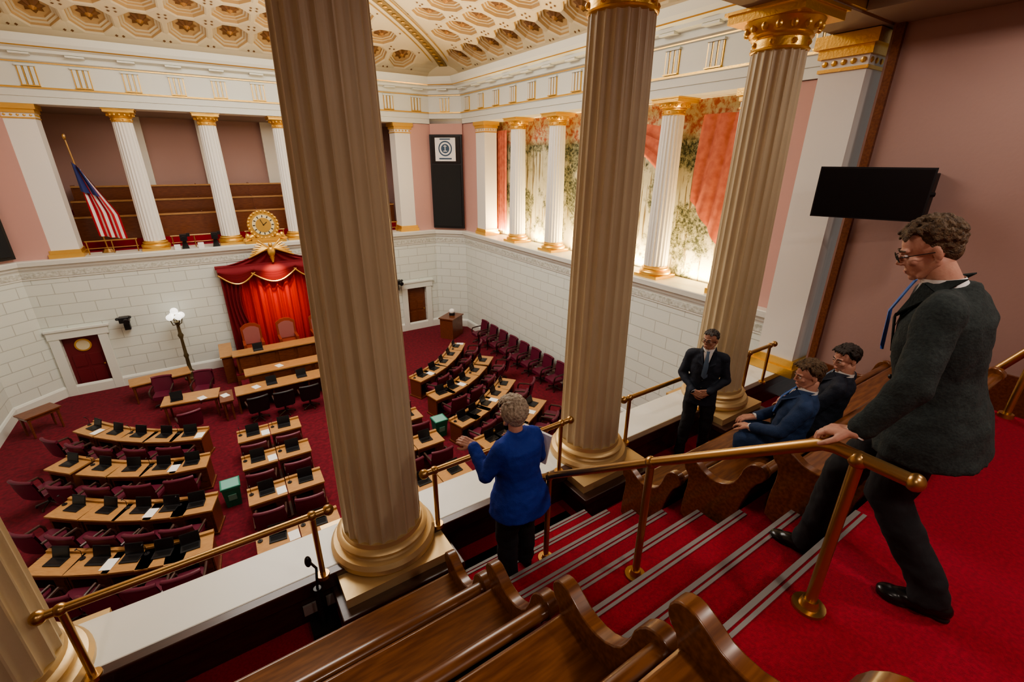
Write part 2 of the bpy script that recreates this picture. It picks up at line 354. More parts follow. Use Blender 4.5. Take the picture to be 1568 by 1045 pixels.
b.obj('wall_gallery_back',[pinkd,cream],smooth=0)
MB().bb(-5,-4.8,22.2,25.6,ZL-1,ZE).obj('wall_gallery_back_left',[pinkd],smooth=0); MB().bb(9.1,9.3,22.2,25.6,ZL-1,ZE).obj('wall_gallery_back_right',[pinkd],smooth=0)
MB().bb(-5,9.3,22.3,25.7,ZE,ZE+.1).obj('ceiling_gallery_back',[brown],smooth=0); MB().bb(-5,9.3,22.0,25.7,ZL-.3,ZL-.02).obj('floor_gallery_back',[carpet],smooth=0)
for i in range(3):
    z=5.3+i*.5; y=23.0+i*.85
    b=MB(); b.bb(-4.2,8.3,y-.1,y+.75,ZL,z,1); b.bb(-4.0,8.1,y,y+.06,z,z+.85,0); b.bb(-4.0,8.1,y-.03,y+.1,z+.82,z+.88,2)
    b.bb(-4.0,8.1,y+.06,y+.5,z+.38,z+.44,0)
    for k in range(7): b.bb(-4.0+k*2.0,-3.95+k*2.0,y-.02,y+.55,z,z+.9,0)
    b.obj('gallery_bench',[mahog,carpet,oak],smooth=0)
b=MB()
for i in range(5):
    x0=XC-2.5*SP+i*SP+.5; x1=x0+SP-1.0; b.tube([(x0,21.75,5.45),(x1,21.75,5.45)],.025); b.tube([(x0,21.75,5.2),(x1,21.75,5.2)],.015)
    for x in (x0+.05,(x0+x1)/2,x1-.05): b.cone((x,21.75,5.0),(x,21.75,5.45),.02,.02,8)
b.obj('brass_rail',[brass])
def door(name,x0,x1,mp,rnd):
    b=MB(); w=.28
    b.bb(x0-w,x0,YF-.07,YF-.001,0,2.2+w,0); b.bb(x1,x1+w,YF-.07,YF-.001,0,2.2+w,0); b.bb(x0-w-.02,x1+w+.06,YF-.09,YF-.001,2.2,2.2+w,0); b.bb(x0-w-.05,x1+w+.12,YF-.13,YF-.001,2.2+w,2.2+w+.08,0)
    b.bb(x0,x1,YF+.18,YF+.24,0,2.2,1)
    cx=(x0+x1)/2
    for z0,z1 in ((.15,.9),(1.0,1.45)): 
        b.bb(x0+.12,cx-.05,YF+.16,YF+.19,z0,z1,1); b.bb(cx+.05,x1-.12,YF+.16,YF+.19,z0,z1,1)
    if rnd: b.cone((cx,YF+.14,1.82),(cx,YF+.19,1.82),.24,.24,28,2); b.cone((cx,YF+.13,1.82),(cx,YF+.15,1.82),.19,.19,28,3)
    b.cone((x1-.1,YF+.12,1.0),(x1-.1,YF+.17,1.0),.03,.03,12,2)
    b.obj(name,[white,mp,gold,mat('door_glass',(.7,.62,.42),.2)],smooth=0,bevel=.008)
door('door_1',-5.1,-4.05,redw,True); door('door_2',7.85,8.85,mahog,False)
for p,q,s in ((oct_[0],oct_[1],1),(oct_[6],oct_[7],0)):
    p,q=V(p),V(q); c=(p+q)/2; d=(q-p).normalized(); inn=V((d.y,-d.x)); ang=math.atan2(d.y,d.x)
    b=MB(); w=c+inn*.08; b.box((w.x,w.y,7.2),(1.55,.12,4.2),0,ang); w=c+inn*.15; b.box((w.x,w.y,6.6),(1.38,.05,2.8),1,ang)
    b.box((w.x,w.y,8.65),(1.38,.05,1.15),2,ang)
    if s:
        w=c+inn*.19; b.box((w.x,w.y,8.66),(.98,.03,1.0),3,ang)
        def ringd(r0,r1,off,mi,cz=8.70,n=28):
            P=[]
            for k in range(n):
                t=2*math.pi*k/n
                for r in (r0,r1):
                    ww=c+inn*off+d*(r*math.cos(t)); P.append((ww.x,ww.y,cz+r*math.sin(t)))
            b.add(P,[(2*k,2*k+1,(2*k+3)%(2*n),(2*k+2)%(2*n)) for k in range(n)],mi)
        ringd(.27,.33,.208,4); ringd(.0,.20,.208,4)
        w=c+inn*.215; b.box((w.x,w.y,8.71),(.035,.012,.28),3,ang); b.box((w.x,w.y,8.80),(.14,.012,.035),3,ang); b.box((w.x,w.y,8.59),(.18,.012,.035),3,ang); b.box((w.x,w.y,8.27),(.6,.012,.06),4,ang); b.box((w.x,w.y,9.10),(.5,.012,.05),4,ang)
    b.obj('speaker_panel',[black,blackm,screen,paper,mat('seal_blue',(.05,.10,.17),.6),gold],smooth=0)
# ------------------------------------------------------------------ rostrum
b=MB(); zt=.5
b.bb(-.1,4.2,18.9,21.35,0,zt-.06,1); b.bb(-.1,4.2,18.9,21.35,zt-.06,zt,2); b.bb(.0,4.1,17.5,18.9,0,.25,2)
b.bb(.0,4.1,18.95,19.0,zt,1.25,1); b.bb(-.1,4.2,18.85,19.5,1.22,1.28,0); b.bb(.0,.06,18.9,19.5,zt,1.25,1); b.bb(4.04,4.1,18.9,19.5,zt,1.25,1)
for k in range(6): b.bb(.1+k*.68,.65+k*.68,18.92,18.95,.6,1.12,1)
b.bb(.25,3.85,17.5,17.55,0,.98,1); b.bb(.15,3.95,17.4,18.05,.96,1.02,0)
for k in range(5): b.bb(.33+k*.72,.93+k*.72,17.47,17.5,.15,.88,1)
b.bb(-.25,4.35,16.45,17.2,.72,.77,0); b.bb(-.2,4.3,17.1,17.15,0,.72,1)
for x in (-.2,.9,2.06,3.2,4.25): b.bb(x-.03,x+.03,16.55,17.1,0,.72,1)
b.bb(-.45,-.1,19.4,20.9,0,1.1,1); b.bb(4.2,4.55,19.4,20.9,0,1.1,1); b.bb(-.5,-.05,19.35,20.95,1.1,1.16,0); b.bb(4.15,4.6,19.35,20.95,1.1,1.16,0)
b.obj('rostrum',[oak,mahog,carpf],smooth=0,bevel=.01)
b=MB()
b.grid(lambda a,c:(.35+3.4*a,21.26-.09*math.sin(a*64)-.02*math.sin(a*151),4.05-3.5*c),220,2,0)
def sd(x0,x1):
    def f(a,c): 
        w=1-.35*math.sin(math.pi*min(1,c*1.3)); xx=x0+(x1-x0)*a*w; return (xx,21.1-.07*math.sin(a*28),4.0-3.4*c)
    return f
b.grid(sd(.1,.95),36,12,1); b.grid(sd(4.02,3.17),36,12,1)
for x0,x1,dz in ((.05,1.35,.5),(1.2,2.9,.55),(2.8,4.07,.5)):
    for L in range(3):
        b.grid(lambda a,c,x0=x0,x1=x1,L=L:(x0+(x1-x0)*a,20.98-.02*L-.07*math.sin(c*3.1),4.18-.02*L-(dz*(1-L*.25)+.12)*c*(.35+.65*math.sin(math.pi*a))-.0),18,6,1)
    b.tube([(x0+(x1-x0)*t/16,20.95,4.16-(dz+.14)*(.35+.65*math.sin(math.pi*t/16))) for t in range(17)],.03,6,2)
b.bb(0,4.12,21.0,21.3,4.15,4.24,1)
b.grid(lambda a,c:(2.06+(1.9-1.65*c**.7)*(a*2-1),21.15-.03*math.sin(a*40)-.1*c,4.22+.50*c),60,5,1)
b.obj('stage_curtain',[redc,redd,gold])
b=MB()
b.ell((2.06,20.85,4.72),(.15,.14,.24),0); b.ell((2.06,20.78,5.0),(.08,.09,.09),0); b.cone((2.06,20.72,5.0),(2.06,20.62,4.95),.035,.005,8)
for s in(-1,1):
    for k in range(7):
        b.cap((2.06+s*.1,20.88,4.86),(2.06+s*(.40+.07*k),20.9,5.18-.11*k),.06,.025,8)
b.cone((2.06,20.85,4.5),(2.06,20.85,4.28),.10,.03,10); b.obj('gilded_eagle',[gold])
b=MB(); cx,cy,cz=2.0,21.35,5.72
def disc(r,y0,y1,mi,n=40): b.cone((cx,y0,cz),(cx,y1,cz),r,r,n,mi)
disc(.56,21.33,21.47,0); disc(.40,21.29,21.33,1); disc(.28,21.27,21.295,0)
for q in range(24):
    a=2*math.pi*q/24; b.ell((cx+.53*math.cos(a),21.32,cz+.53*math.sin(a)),(.055,.04,.055),0,n=8,k=5)
for q in range(12):
    a=2*math.pi*q/12; b.box((cx+.34*math.cos(a),21.28,cz+.34*math.sin(a)),(.03,.02,.08),2,M=Matrix.Rotation(-a+math.pi/2,3,'Y'))
b.box((cx+.06,21.26,cz+.05),(.02,.02,.2),2,M=Matrix.Rotation(.9,3,'Y')); b.box((cx-.04,21.26,cz+.1),(.02,.02,.28),2,M=Matrix.Rotation(-.4,3,'Y'))
for s in(-1,1):
    b.cap((cx+s*.45,21.4,5.27),(cx+s*.75,21.4,5.14),.12,.07,10); b.ell((cx+s*.62,21.37,5.27),(.1,.08,.14),0)
b.bb(cx-.75,cx+.75,21.25,21.55,5.0,5.12,0); b.bb(cx-.5,cx+.5,21.29,21.51,5.1,5.22,0)
b.obj('ornate_clock',[gold,mat('clock_face',(.75,.66,.40),.4),black])
b=MB()
b.tube([(-3.10,22.1,5.05),(-3.32,22.1,8.75)],.025,8,0); b.ell((-3.325,22.1,8.85),(.05,.05,.1),0); b.cone((-3.1,22.1,5.0),(-3.1,22.1,5.12),.2,.12,20,0)
N=11
for j in range(N):
    def fn(a,c,j=j):
        z=8.05-2.45*a; w=.16+.62*min(1,a*1.6); x=-3.30+.12*a+w*((j+c)/N-.05); return (x,21.98-.09*math.sin((j+c)*1.7),z-.25*((j+c)/N)*(1-a*.3))
    b.grid(fn,14,3,1 if j%2==0 else 2)
b.grid(lambda a,c:(-3.31+(.16+.3*c)*(a-.05)+.03*c,21.86-.07*math.sin(a*9),8.08-.95*c-.2*a),12,6,3)
b.obj('american_flag',[brass,mat('flag_red',(.50,.02,.035),.8),mat('flag_white',(.75,.74,.72),.8),mat('flag_blue',(.03,.04,.16),.8)])
for x in (-.75,.25):
    b=MB(); b.box((x,21.45,5.42),(.22,.35,.22)); b.cone((x,21.28,5.42),(x,21.1,5.40),.07,.09,14); b.box((x+.16,21.5,5.5),(.1,.15,.12)); b.cone((x,21.45,5.0),(x,21.45,5.35),.14,.05,3); b.obj('video_camera',[black],smooth=0)
b=MB(); b.bb(-1.1,-.9,21.25,21.45,5.0,5.18); b.bb(-.35,-.15,21.25,21.45,5.0,5.2); b.obj('equipment_box',[paper],smooth=0,bevel=.02)
for x,z in ((-3.14,2.6),(7.3,2.6)):
    b=MB(); b.box((x,21.3,z-.25),(.18,.19,.25)); b.cone((x,21.2,z-.15),(x,21.15,z),.04,.04,10); b.box((x,21.05,z+.08),(.30,.3,.2)); b.cone((x+.05,20.92,z+.08),(x+.08,20.75,z+.05),.08,.1,16); b.ell((x-.18,21.0,z+.14),(.07,.12,.05)); b.ell((x+.18,21.0,z+.16),(.05,.1,.05)); b.obj('wall_camera',[black],smooth=30,bevel=.01)
b=MB(); c=(-1.6,20.75,0)
b.lathe([(.24,0),(.24,.08),(.16,.12),(.12,.25),(.14,.32),(.07,.4),(.06,.9),(.09,1.0),(.06,1.1),(.05,1.7),(.1,1.85),(.06,1.95),(.05,2.3),(.12,2.4),(.03,2.45)],c,20,0)
for q in range(4):
    a=math.pi/2*q+.5; p=(c[0]+.2*math.cos(a),c[1]+.2*math.sin(a),2.5); b.tube([(c[0],c[1],2.3),(c[0]+.15*math.cos(a),c[1]+.15*math.sin(a),2.3),p],.02,8,0); b.ell((p[0],p[1],2.62),(.12,.12,.12),1)
b.ell((c[0],c[1],2.82),(.13,.13,.13),1); b.cone((c[0],c[1],2.4),(c[0],c[1],2.7),.03,.03,8,0)
b.obj('globe_torchere',[mat('bronze_dark',(.13,.10,.05),.4,.5),glassw])
# ------------------------------------------------------------------ furniture
def chair_mesh(name,m,arms=True):
    b=MB()
    b.rings([[( .26*sx*k,y,z) for sx,y in ((-1,-.24),(1,-.24),(1,.22),(.8,.27),(-.8,.27),(-1,.22))] for k,z in ((.95,.38),(1,.42),(1,.48),(.9,.51))],0)
    b.grid(lambda a,c:((.27+.03*math.sin(c*3.1))*math.sin((a-.5)*2.2)*1.1,-.30+.10*(1-math.cos((a-.5)*2.2))-.10*c,.46+.52*c),14,6,0)
    b.grid(lambda a,c:((.30+.03*math.sin(c*3.1))*math.sin((a-.5)*2.2)*1.1,-.36+.10*(1-math.cos((a-.5)*2.2))-.10*c,.44+.55*c),14,6,0)
    b.tube([((.32)*math.sin((t/12-.5)*2.2)*1.05,-.43+.10*(1-math.cos((t/12-.5)*2.2)),.99) for t in range(13)],.045,10,0)
    if arms:
        for s in(-1,1): b.tube([(s*.29,-.33,.70),(s*.31,-.1,.70),(s*.31,.15,.68),(s*.30,.2,.6),(s*.27,.2,.45)],.03,8,1)
    b.cone((0,0,.12),(0,0,.4),.03,.04,10,1)
    for q in range(5):
        a=2*math.pi*q/5; b.cap((0,0,.13),(.28*math.cos(a),.28*math.sin(a),.06),.025,.02,6,1); b.ell((.28*math.cos(a),.28*math.sin(a),.03),(.03,.03,.03),1,n=8,k=4)
    return b.mesh(name,[m,darkw])
CH_=chair_mesh('senate_chair',maroon); CB=chair_mesh('black_chair',black)
b=MB()
b.bb(-.41,.41,-.32,.30,.71,.75,0); b.bb(-.41,.41,.22,.30,.75,.80,0)
b.bb(-.38,.38,.24,.27,.0,.71,1); b.bb(-.39,-.35,-.26,.26,0,.71,1); b.bb(.35,.39,-.26,.26,0,.71,1)
b.bb(-.36,.36,-.27,-.24,.58,.70,1); b.bb(.12,.36,-.26,.22,.05,.58,1)
for z in (.12,.28,.44): b.bb(.15,.33,-.275,-.26,z,z+.13,1)
b.bb(-.33,.33,.27,.285,.1,.62,0); b.bb(-.42,.42,-.28,.30,0,.06,1)
DK=b.mesh('senate_desk',[oak,mahog],0)
b=MB(); b.box((0,0,.01),(.34,.24,.018),0); b.box((0,.14,.125),(.34,.014,.23),0,M=Matrix.Rotation(-.3,3,'X')); b.box((0,.132,.125),(.31,.006,.20),1,M=Matrix.Rotation(-.3,3,'X')); b.box((0,-.01,.021),(.29,.12,.004),1)
LP=b.mesh('laptop',[black,screen],0)
b=MB(); b.cone((0,0,0),(0,0,.02),.05,.05,12); b.tube([(0,0,.02),(0,.02,.18),(0,-.04,.28)],.006,6); b.ell((0,-.05,.29),(.015,.03,.015))
MIC=b.mesh('desk_microphone',[black])
PP=MB().box((0,0,.003),(.21,.29,.006)).mesh('paper_stack',[paper],0)
def deskset(x,y,fx,fy,i):
    rz=math.atan2(-fx,fy); f=V((fx,fy)).normalized(); r=V((f.y,-f.x))
    place('senate_desk',DK,(x,y,0),rz)
    p=V((x,y))+r*random.uniform(-.04,.04)
    place('laptop',LP,(p.x,p.y,.751),rz+random.uniform(-.1,.1))
    if i%4==0: p=V((x,y))+r*.30-f*.1; place('paper_stack',PP,(p.x,p.y,.751),rz+.05)
    if i%2==0: p=V((x,y))-r*.33+f*.08; place('desk_microphone',MIC,(p.x,p.y,.751),rz)
    p=V((x,y))-f*.66; place('senate_chair',CH_,(p.x,p.y,0),rz+random.uniform(-.1,.1))
rows=[((-4.43,16.65),(-2.95,15.05),(-1.33,14.16)),((-4.76,14.76),(-2.93,13.20),(-1.28,12.6)),((-4.3,12.45),(-2.65,11.23),(-1.28,10.68)),((-4.3,10.6),(-2.62,9.61),(-1.37,9.30))]
cnt=0
for mir in (0,1):
    for P0,P1,P2 in rows:
        P0,P1,P2=V(P0),V(P1),V(P2)
        def Q(t): return P0*(2*(t-.5)*(t-1))+P1*(-4*t*(t-1))+P2*(2*t*(t-.5))
        for k in range(5):
            t=(k+.5)/5; p=Q(t); tg=(Q(t+.02)-Q(t-.02)).normalized(); f=V((-tg.y,tg.x)); c=p+f*.30
            if mir: c=V((2*XC-c.x,c.y)); f=V((-f.x,f.y))
            deskset(c.x,c.y,f.x,f.y,cnt); cnt+=1
for y in (13.3,11.85,10.3,8.6):
    for x in (.0,.84):
        deskset(x,y+.3,.02,1,cnt); cnt+=1; deskset(2*XC-x,y+.3,-.02,1,cnt); cnt+=1
for x,y in ((-.75,11.7),(-.85,8.5),(5.0,11.7),(5.0,8.5)):
    b=MB(); sq=((-1,-1),(1,-1),(1,1),(-1,1))
    b.rings([[(sx*w,sy*w,z) for sx,sy in sq] for w,z in((.16,0),(.20,.55),(.22,.55),(.22,.6))],0); b.rings([[(sx*w,sy*w,z) for sx,sy in sq] for w,z in((.19,.602),(.17,.61))],1); b.box((0,-.2,.3),(.18,.02,.16),1,M=Matrix.Rotation(.08,3,'X')); b.obj('recycling_bin',[green,mat('bin_lid',(.18,.42,.36),.5)],(x,y,0),smooth=0)
def table(name,x0,y0,x1,y1,dep,h=.76,m=oak):
    p,q=V((x0,y0)),V((x1,y1)); L=(q-p).length; c=(p+q)/2; a=math.atan2(q.y-p.y,q.x-p.x); b=MB()
    b.bb(-L/2,L/2,0,dep,h-.05,h,0); b.bb(-L/2+.05,L/2-.05,.05,dep-.05,h-.15,h-.05,1)
    for sx in(-1,1):
        for y in(.09,dep-.09): b.cone((sx*(L/2-.1),y,0),(sx*(L/2-.1),y,h-.1),.03,.045,8,1)
    b.obj(name,[m,mahog],(c.x,c.y,0),a,smooth=0,bevel=.008)
table('press_table',-3.3,19.2,-1.5,19.45,.75); table('clerk_table',-2.35,16.95,-.75,16.75,.75); table('clerk_table',-.72,16.2,-.32,16.2,.9,.76,mahog)
table('side_table',-5.75,18.2,-5.0,18.75,.6,.76,mahog)
b=MB(); b.bb(-.5,.5,-.35,.35,0,1.0,0); b.bb(-.55,.55,-.4,.4,1.0,1.05,0); b.obj('sound_desk',[mahog],(9.3,19.5,0),.6,smooth=0)
for x,y,r in ((-2.4,18.6,3.0),(-1.2,18.4,2.9),(.3,15.85,.1),(1.1,15.8,0),(1.9,15.8,0),(2.7,15.8,0),(3.5,15.8,0),(-1.6,15.9,.2)): place('black_chair' if y<15.87 else 'senate_chair',CB if y<15.87 else CH_,(x,y,0),r)
for x,y,z in ((-2.6,19.5,.76),(-1.2,16.9,.76),(-.55,16.7,.76),(.4,16.8,.77),(1.3,17.7,1.02)): place('paper_stack',PP,(x,y,z+.002),.4)
for x,y,z in ((.9,16.8,.77),(1.9,16.85,.77),(.8,19.1,1.28),(-1.9,17.2,.76)): place('laptop',LP,(x,y,z+.001),0)
for k in range(8): place('wall_chair',CH_,(10.0,18.0-.83*k,0),math.pi/2)
for k in range(2):
    b=MB(); b.ell((0,0,.5),(.2,.18,.16)); b.cone((0,0,0),(0,0,.4),.16,.05,12); b.ell((0,-.1,.72),(.12,.1,.1),1); b.obj('camera_dome',[black,paper],(10.0,11.4-.7*k,0))
b=MB(); b.cone((0,0,0),(0,0,.12),.14,.14,16,1); b.ell((0,0,.2),(.15,.15,.13),0); b.obj('ptz_camera',[paper,black],(9.4,19.6,1.05))
b=MB(); b.bb(-.36,.36,-.3,.35,.30,.50,0); b.bb(-.38,-.28,-.3,.35,.5,.72,0); b.bb(.28,.38,-.3,.35,.5,.72,0)
b.rings([[(x,yy,z) for x,z in ((-.36,.4),(.36,.4),(.37,1.25),(.2,1.38),(0,1.42),(-.2,1.38),(-.37,1.25))] for yy in (.30,.42)],0)
b.ext([(x*.8,.285,.42+(z-.4)*.88) for x,z in ((-.36,.55),(.36,.55),(.37,1.25),(.2,1.36),(0,1.4),(-.2,1.36),(-.37,1.25))],(0,.02,0),1)
for sx in(-.32,.32):
    for y in(-.26,.36): b.cone((sx,y,0),(sx,y,.32),.025,.035,8,0)
TH=b.mesh('president_chair',[mat('chair_frame',(.30,.06,.03),.4),mat('chair_leather',(.36,.13,.12),.5)],0)
for x in (.75,2.06,3.37): place('president_chair',TH,(x,20.35,zt),0)
# ------------------------------------------------------------------ near gallery
PY0,PY1=3.22,3.70
GX=7.40
b=MB(); b.bb(-5.4,8.0,PY0,PY1,ZL-.06,ZL+.015,0); b.obj('trim_parapet_cap',[ledgew],smooth=0,bevel=.01)
b=MB(); b.bb(-5.4,8.0,PY0-.06,PY0,4.3,ZL+.01,0); b.bb(-5.4,8.0,PY0-.09,PY0-.0,4.88,ZL+.02,0)
for x in XG: b.bb(x-.5,x+.5,2.78,PY0,4.3,ZG-.03,0); b.bb(x-.53,x+.53,2.76,PY0,ZG-.08,ZG-.001,0)
b.obj('wall_parapet',[darkw],smooth=0,bevel=.01)
b=MB(); b.bb(-6,8,2.90,3.52,ZE-.005,ZE+.35,0); b.bb(-6,8,2.86,2.91,ZE+.02,ZE+.10,1); b.obj('trim_beam',[brown,gold],smooth=0)
b=MB()
def tier(z,y0,y1,x0,x1): b.bb(x0,x1,y0,y1,4.2,z,0)
b.bb(-5.4,GX,2.42,PY0,4.2,4.6,0)
for x0,x1 in ((-5.4,1.04),(2.72,GX)):
    tier(5.05,1.82,2.42,x0,x1); tier(5.5,1.22,1.82,x0,x1)
    if x0<0: tier(5.95,.62,1.22,x0,x1)
tier(5.95,.62,1.22,2.72,4.9); tier(5.5,-3,1.22,4.9,GX)
tier(6.4,-3,.62,-5.4,4.9)
nos=[(.62+.3*i,6.4-.225*i) for i in range(8)]
for i in range(1,8): b.bb(1.04,2.72,nos[i][0]-.3,nos[i][0],4.2,nos[i][1],0)
b.bb(1.04,2.72,2.72,3.0,4.2,4.6,0)
b.obj('floor_gallery',[carpet],smooth=0)
b=MB()
for y,z in nos:
    b.bb(1.04,2.72,y-.052,y-.034,z,z+.004,0); b.bb(1.04,2.72,y-.022,y+.003,z-.010,z+.004,0)
b.obj('stair_nosing',[grey],smooth=0)
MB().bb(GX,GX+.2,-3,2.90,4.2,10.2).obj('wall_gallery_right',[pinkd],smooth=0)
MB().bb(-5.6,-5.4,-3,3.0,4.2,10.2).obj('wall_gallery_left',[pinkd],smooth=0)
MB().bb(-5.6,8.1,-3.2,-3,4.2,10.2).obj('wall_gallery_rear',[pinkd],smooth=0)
b=MB(); b.bb(-5.6,8.1,-3.2,2.88,9.95,10.1,0); b.bb(6.5,GX,-3,2.85,9.75,9.96,0); b.obj('ceiling_gallery',[brown],smooth=0)
b=MB(); b.bb(GX-.04,GX,-3,1.22,5.5,5.95,0); b.bb(GX-.04,GX,1.22,2.85,4.6,5.4,0); b.bb(GX-.06,GX,2.76,2.85,5,9.75,0); b.obj('baseboard_gallery',[mahog],smooth=0)
def pew(x0,x1,yb,z,name='wooden_pew'):
    b=MB(); 
    b.ext([(x0,yb+.0,z+.05),(x0,yb-.02,z+.42),(x0,yb-.06,z+.60),(x0,yb-.105,z+.74),(x0,yb-.09,z+.75),(x0,yb-.045,z+.60),(x0,yb-.005,z+.42),(x0,yb+.015,z+.05)],(x1-x0,0,0),1)
    b.ext([(x0,yb+.015,z+.05),(x0,yb-.005,z+.42),(x0,yb-.045,z+.60),(x0,yb-.09,z+.75),(x0,yb-.075,z+.75),(x0,yb-.03,z+.60),(x0,yb+.01,z+.42),(x0,yb+.03,z+.05)],(x1-x0,0,0),0)
    b.ext([(x0,yb-.095+.040*math.cos(t*math.pi/6),z+.755+.024*math.sin(t*math.pi/6)) for t in range(12)],(x1-x0,0,0),0)
    b.ext([(x0,yb,z+.40),(x0,yb+.2,z+.385),(x0,yb+.38,z+.41),(x0,yb+.40,z+.395),(x0,yb+.38,z+.37),(x0,yb,z+.365)],(x1-x0,0,0),0)
    b.bb(x0,x1,yb+.28,yb+.31,z,z+.37,1)
    pr=[(.02,0),(.0,.3),(-.03,.50),(-.08,.66),(-.135,.72),(-.145,.78),(-.10,.82),(-.04,.81),(.01,.75),(.03,.66),(.07,.57),(.16,.515),(.26,.515),(.32,.55),(.38,.58),(.435,.565),(.46,.515),(.445,.465),(.41,.44),(.40,.36),(.42,.2),(.42,0)]
    def sm(pr):
        o=[]
        for i in range(len(pr)):
            a,c=pr[i],pr[(i+1)%len(pr)]; o.append((a[0]*.75+c[0]*.25,a[1]*.75+c[1]*.25)); o.append((a[0]*.25+c[0]*.75,a[1]*.25+c[1]*.75))
        return o
    pr=sm(pr)
    for x in (x0-.03,x1-.03): b.ext([(x,yb+p[0],z+p[1]) for p in pr],(.065,0,0),0)
    n=max(1,round((x1-x0)/1.6))
    for k in range(1,n): 
        x=x0+(x1-x0)*k/n; b.bb(x-.015,x+.015,yb-.0,yb+.3,z,z+.36,0)
    b.obj(name,[pewm,pewsh],smooth=35,bevel=.006)
for z,y in ((5.05,1.87),(5.5,1.27),(5.95,.67),(6.4,.12)):
    pew(-4.6,1.0,y,z)
    if z<6: pew(2.8,4.8 if z>5.6 else 6.9,y,z)
RY,RZ=3.17,5.63
b=MB()
edges=[(-3.7,XG[0]-.45)]+[(XG[i]+.36,XG[i+1]-.45) for i in range(3)]+[(XG[3]+.36,6.9)]
for x0,x1 in edges:
    b.tube([(x0,RY,RZ),(x1,RY,RZ)],.028,12)
    for x in (x0,x1): b.ell((x,RY,RZ),(.045,.045,.045),0)
    for x in (x0+.10,x1-.12):
        b.cone((x,RY,ZL),(x,RY,RZ),.022,.022,10); b.cone((x,RY,ZL),(x,RY,ZL+.03),.055,.05,14); b.ell((x,RY,RZ),(.04,.04,.04),0)
b.obj('parapet_rail',[brass])
b=MB(); rx=1.87; R=[(rx,2.5,5.73),(rx,2.3,5.89),(rx,1.37,6.60),(rx,.60,7.165),(rx,.55,7.18),(rx,.30,7.18)]
b.tube(R,.026,14)
for y,z0,z1 in ((2.28,5.05,5.9),(1.37,5.725,6.6),(.47,6.4,7.17)):
    b.cone((rx,y,z0),(rx,y,z1),.023,.023,12); b.cone((rx,y,z0),(rx,y,z0+.015),.065,.065,20); b.cone((rx,y,z0+.015),(rx,y,z0+.05),.04,.03,14); b.ell((rx,y,z1),(.036,.036,.036))
b.ell((rx,.30,7.18),(.034,.03,.034)); b.obj('stair_handrail',[brass])
b=MB(); b.tube([(4.95,1.0,6.0),(4.95,.5,6.9),(4.95,.2,7.2),(4.95,-.2,7.2)],.028,12)
for y,z0,z1 in ((.45,6.4,6.98),(-.1,6.4,7.2)): b.cone((4.87,y,z0),(4.95,y,z1),.024,.024,12); b.cone((4.84,y,z0),(4.84,y,z0+.03),.05,.045,14)
b.obj('landing_handrail',[brass])
b=MB(); b.box((0,0,0),(1.12,.05,.60),0); b.box((0,.03,0),(.5,.06,.35),0); b.box((0,-.027,0),(1.08,.004,.56),1); b.box((.1,.1,0),(.08,.2,.3),0)
b.tube([(.1,.1,.0),(.5,.2,0),(.62,.25,0)],.03,8,0); b.box((.35,.16,0),(.30,.16,.2),0)
tvf=V((-.93,-.36)); b.obj('wall_television',[black,screen],(6.83,2.46,7.86),math.atan2(tvf.x,-tvf.y)*1.0,smooth=0)
b=MB(); b.bb(GX-.14,GX,2.0,2.25,7.6,8.1); b.obj('television_bracket',[black],smooth=0,bevel=.01)
b=MB(); b.box((.12,3.145,4.75),(.13,.02,.1)); b.box((.3,3.145,4.75),(.13,.02,.1)); b.obj('outlet_plate',[mat('plate_beige',(.3,.27,.24),.5)],smooth=0)
b=MB(); b.tube([(.18,3.05,5.02),(.20,3.03,5.25),(.16,2.98,5.38)],.01,8); b.ell((.15,2.97,5.4),(.025,.025,.05)); b.cone((.18,3.05,4.6),(.18,3.05,5.03),.03,.03,14); b.bb(.08,.28,2.95,3.12,4.6,4.66); b.obj('microphone_stand',[black])
b=MB()
b.tube([(.1+.16*math.cos(t*.5)*(1+t*.01),2.75+.14*math.sin(t*.5),4.61) for t in range(30)],.006,6); b.obj('power_cable',[paper])
b=MB(); b.bb(.42,.50,3.0,3.1,4.6,4.72); b.obj('power_adapter',[paper],smooth=0,bevel=.01)
# ------------------------------------------------------------------ people
def remesh(b,name,mats,parent,vox,sm=4,disp=0):
    o=b.obj(name,mats,parent=parent,smooth=0)
    m=o.modifiers.new('r','REMESH'); m.mode='VOXEL'; m.voxel_size=vox; m.use_smooth_shade=True
    s=o.modifiers.new('s','SMOOTH'); s.factor=.5; s.iterations=sm
    if disp:
        t=D.textures.get('folds') or D.textures.new('folds','CLOUDS'); t.noise_scale=.11; t.noise_depth=2
        d=o.modifiers.new('d','DISPLACE'); d.texture=t; d.strength=disp; d.mid_level=.5
    return o
def hand(b,w,d,n,side,curl=(.4,.5,.4),spread=1):
    w=V(w); d=V(d).normalized(); n=V(n); n=(n-d*n.dot(d)).normalized(); l=d.cross(n).normalized()*side
    for i,(lo,L) in enumerate(((.030,.074),(.010,.082),(-.010,.077),(-.029,.060))):
        k=w+d*(.092-.004*abs(i-1))+l*lo*spread; b.cap(w+l*lo*.7,k,.017,.0125,10)
        p=k; ang=0
        for j,(fr,c) in enumerate(((.45,curl[0]),(.31,curl[1]),(.24,curl[2]))):
            ang+=c; q=p+(d*math.cos(ang)+n*math.sin(ang))*L*fr; b.cap(p,q,.0100-.001*j,.0090-.001*j,8); p=q
    p=w+d*.03+l*.025; q=p+(d*.6+l*.6+n*.35).normalized()*.045; r=q+(d*.85+l*.25+n*.4).normalized()*.032; s=r+(d*.9-l*.05+n*.45).normalized()*.026
    b.cap(p,q,.017,.0125,10); b.cap(q,r,.012,.0105,8); b.cap(r,s,.0105,.009,8)
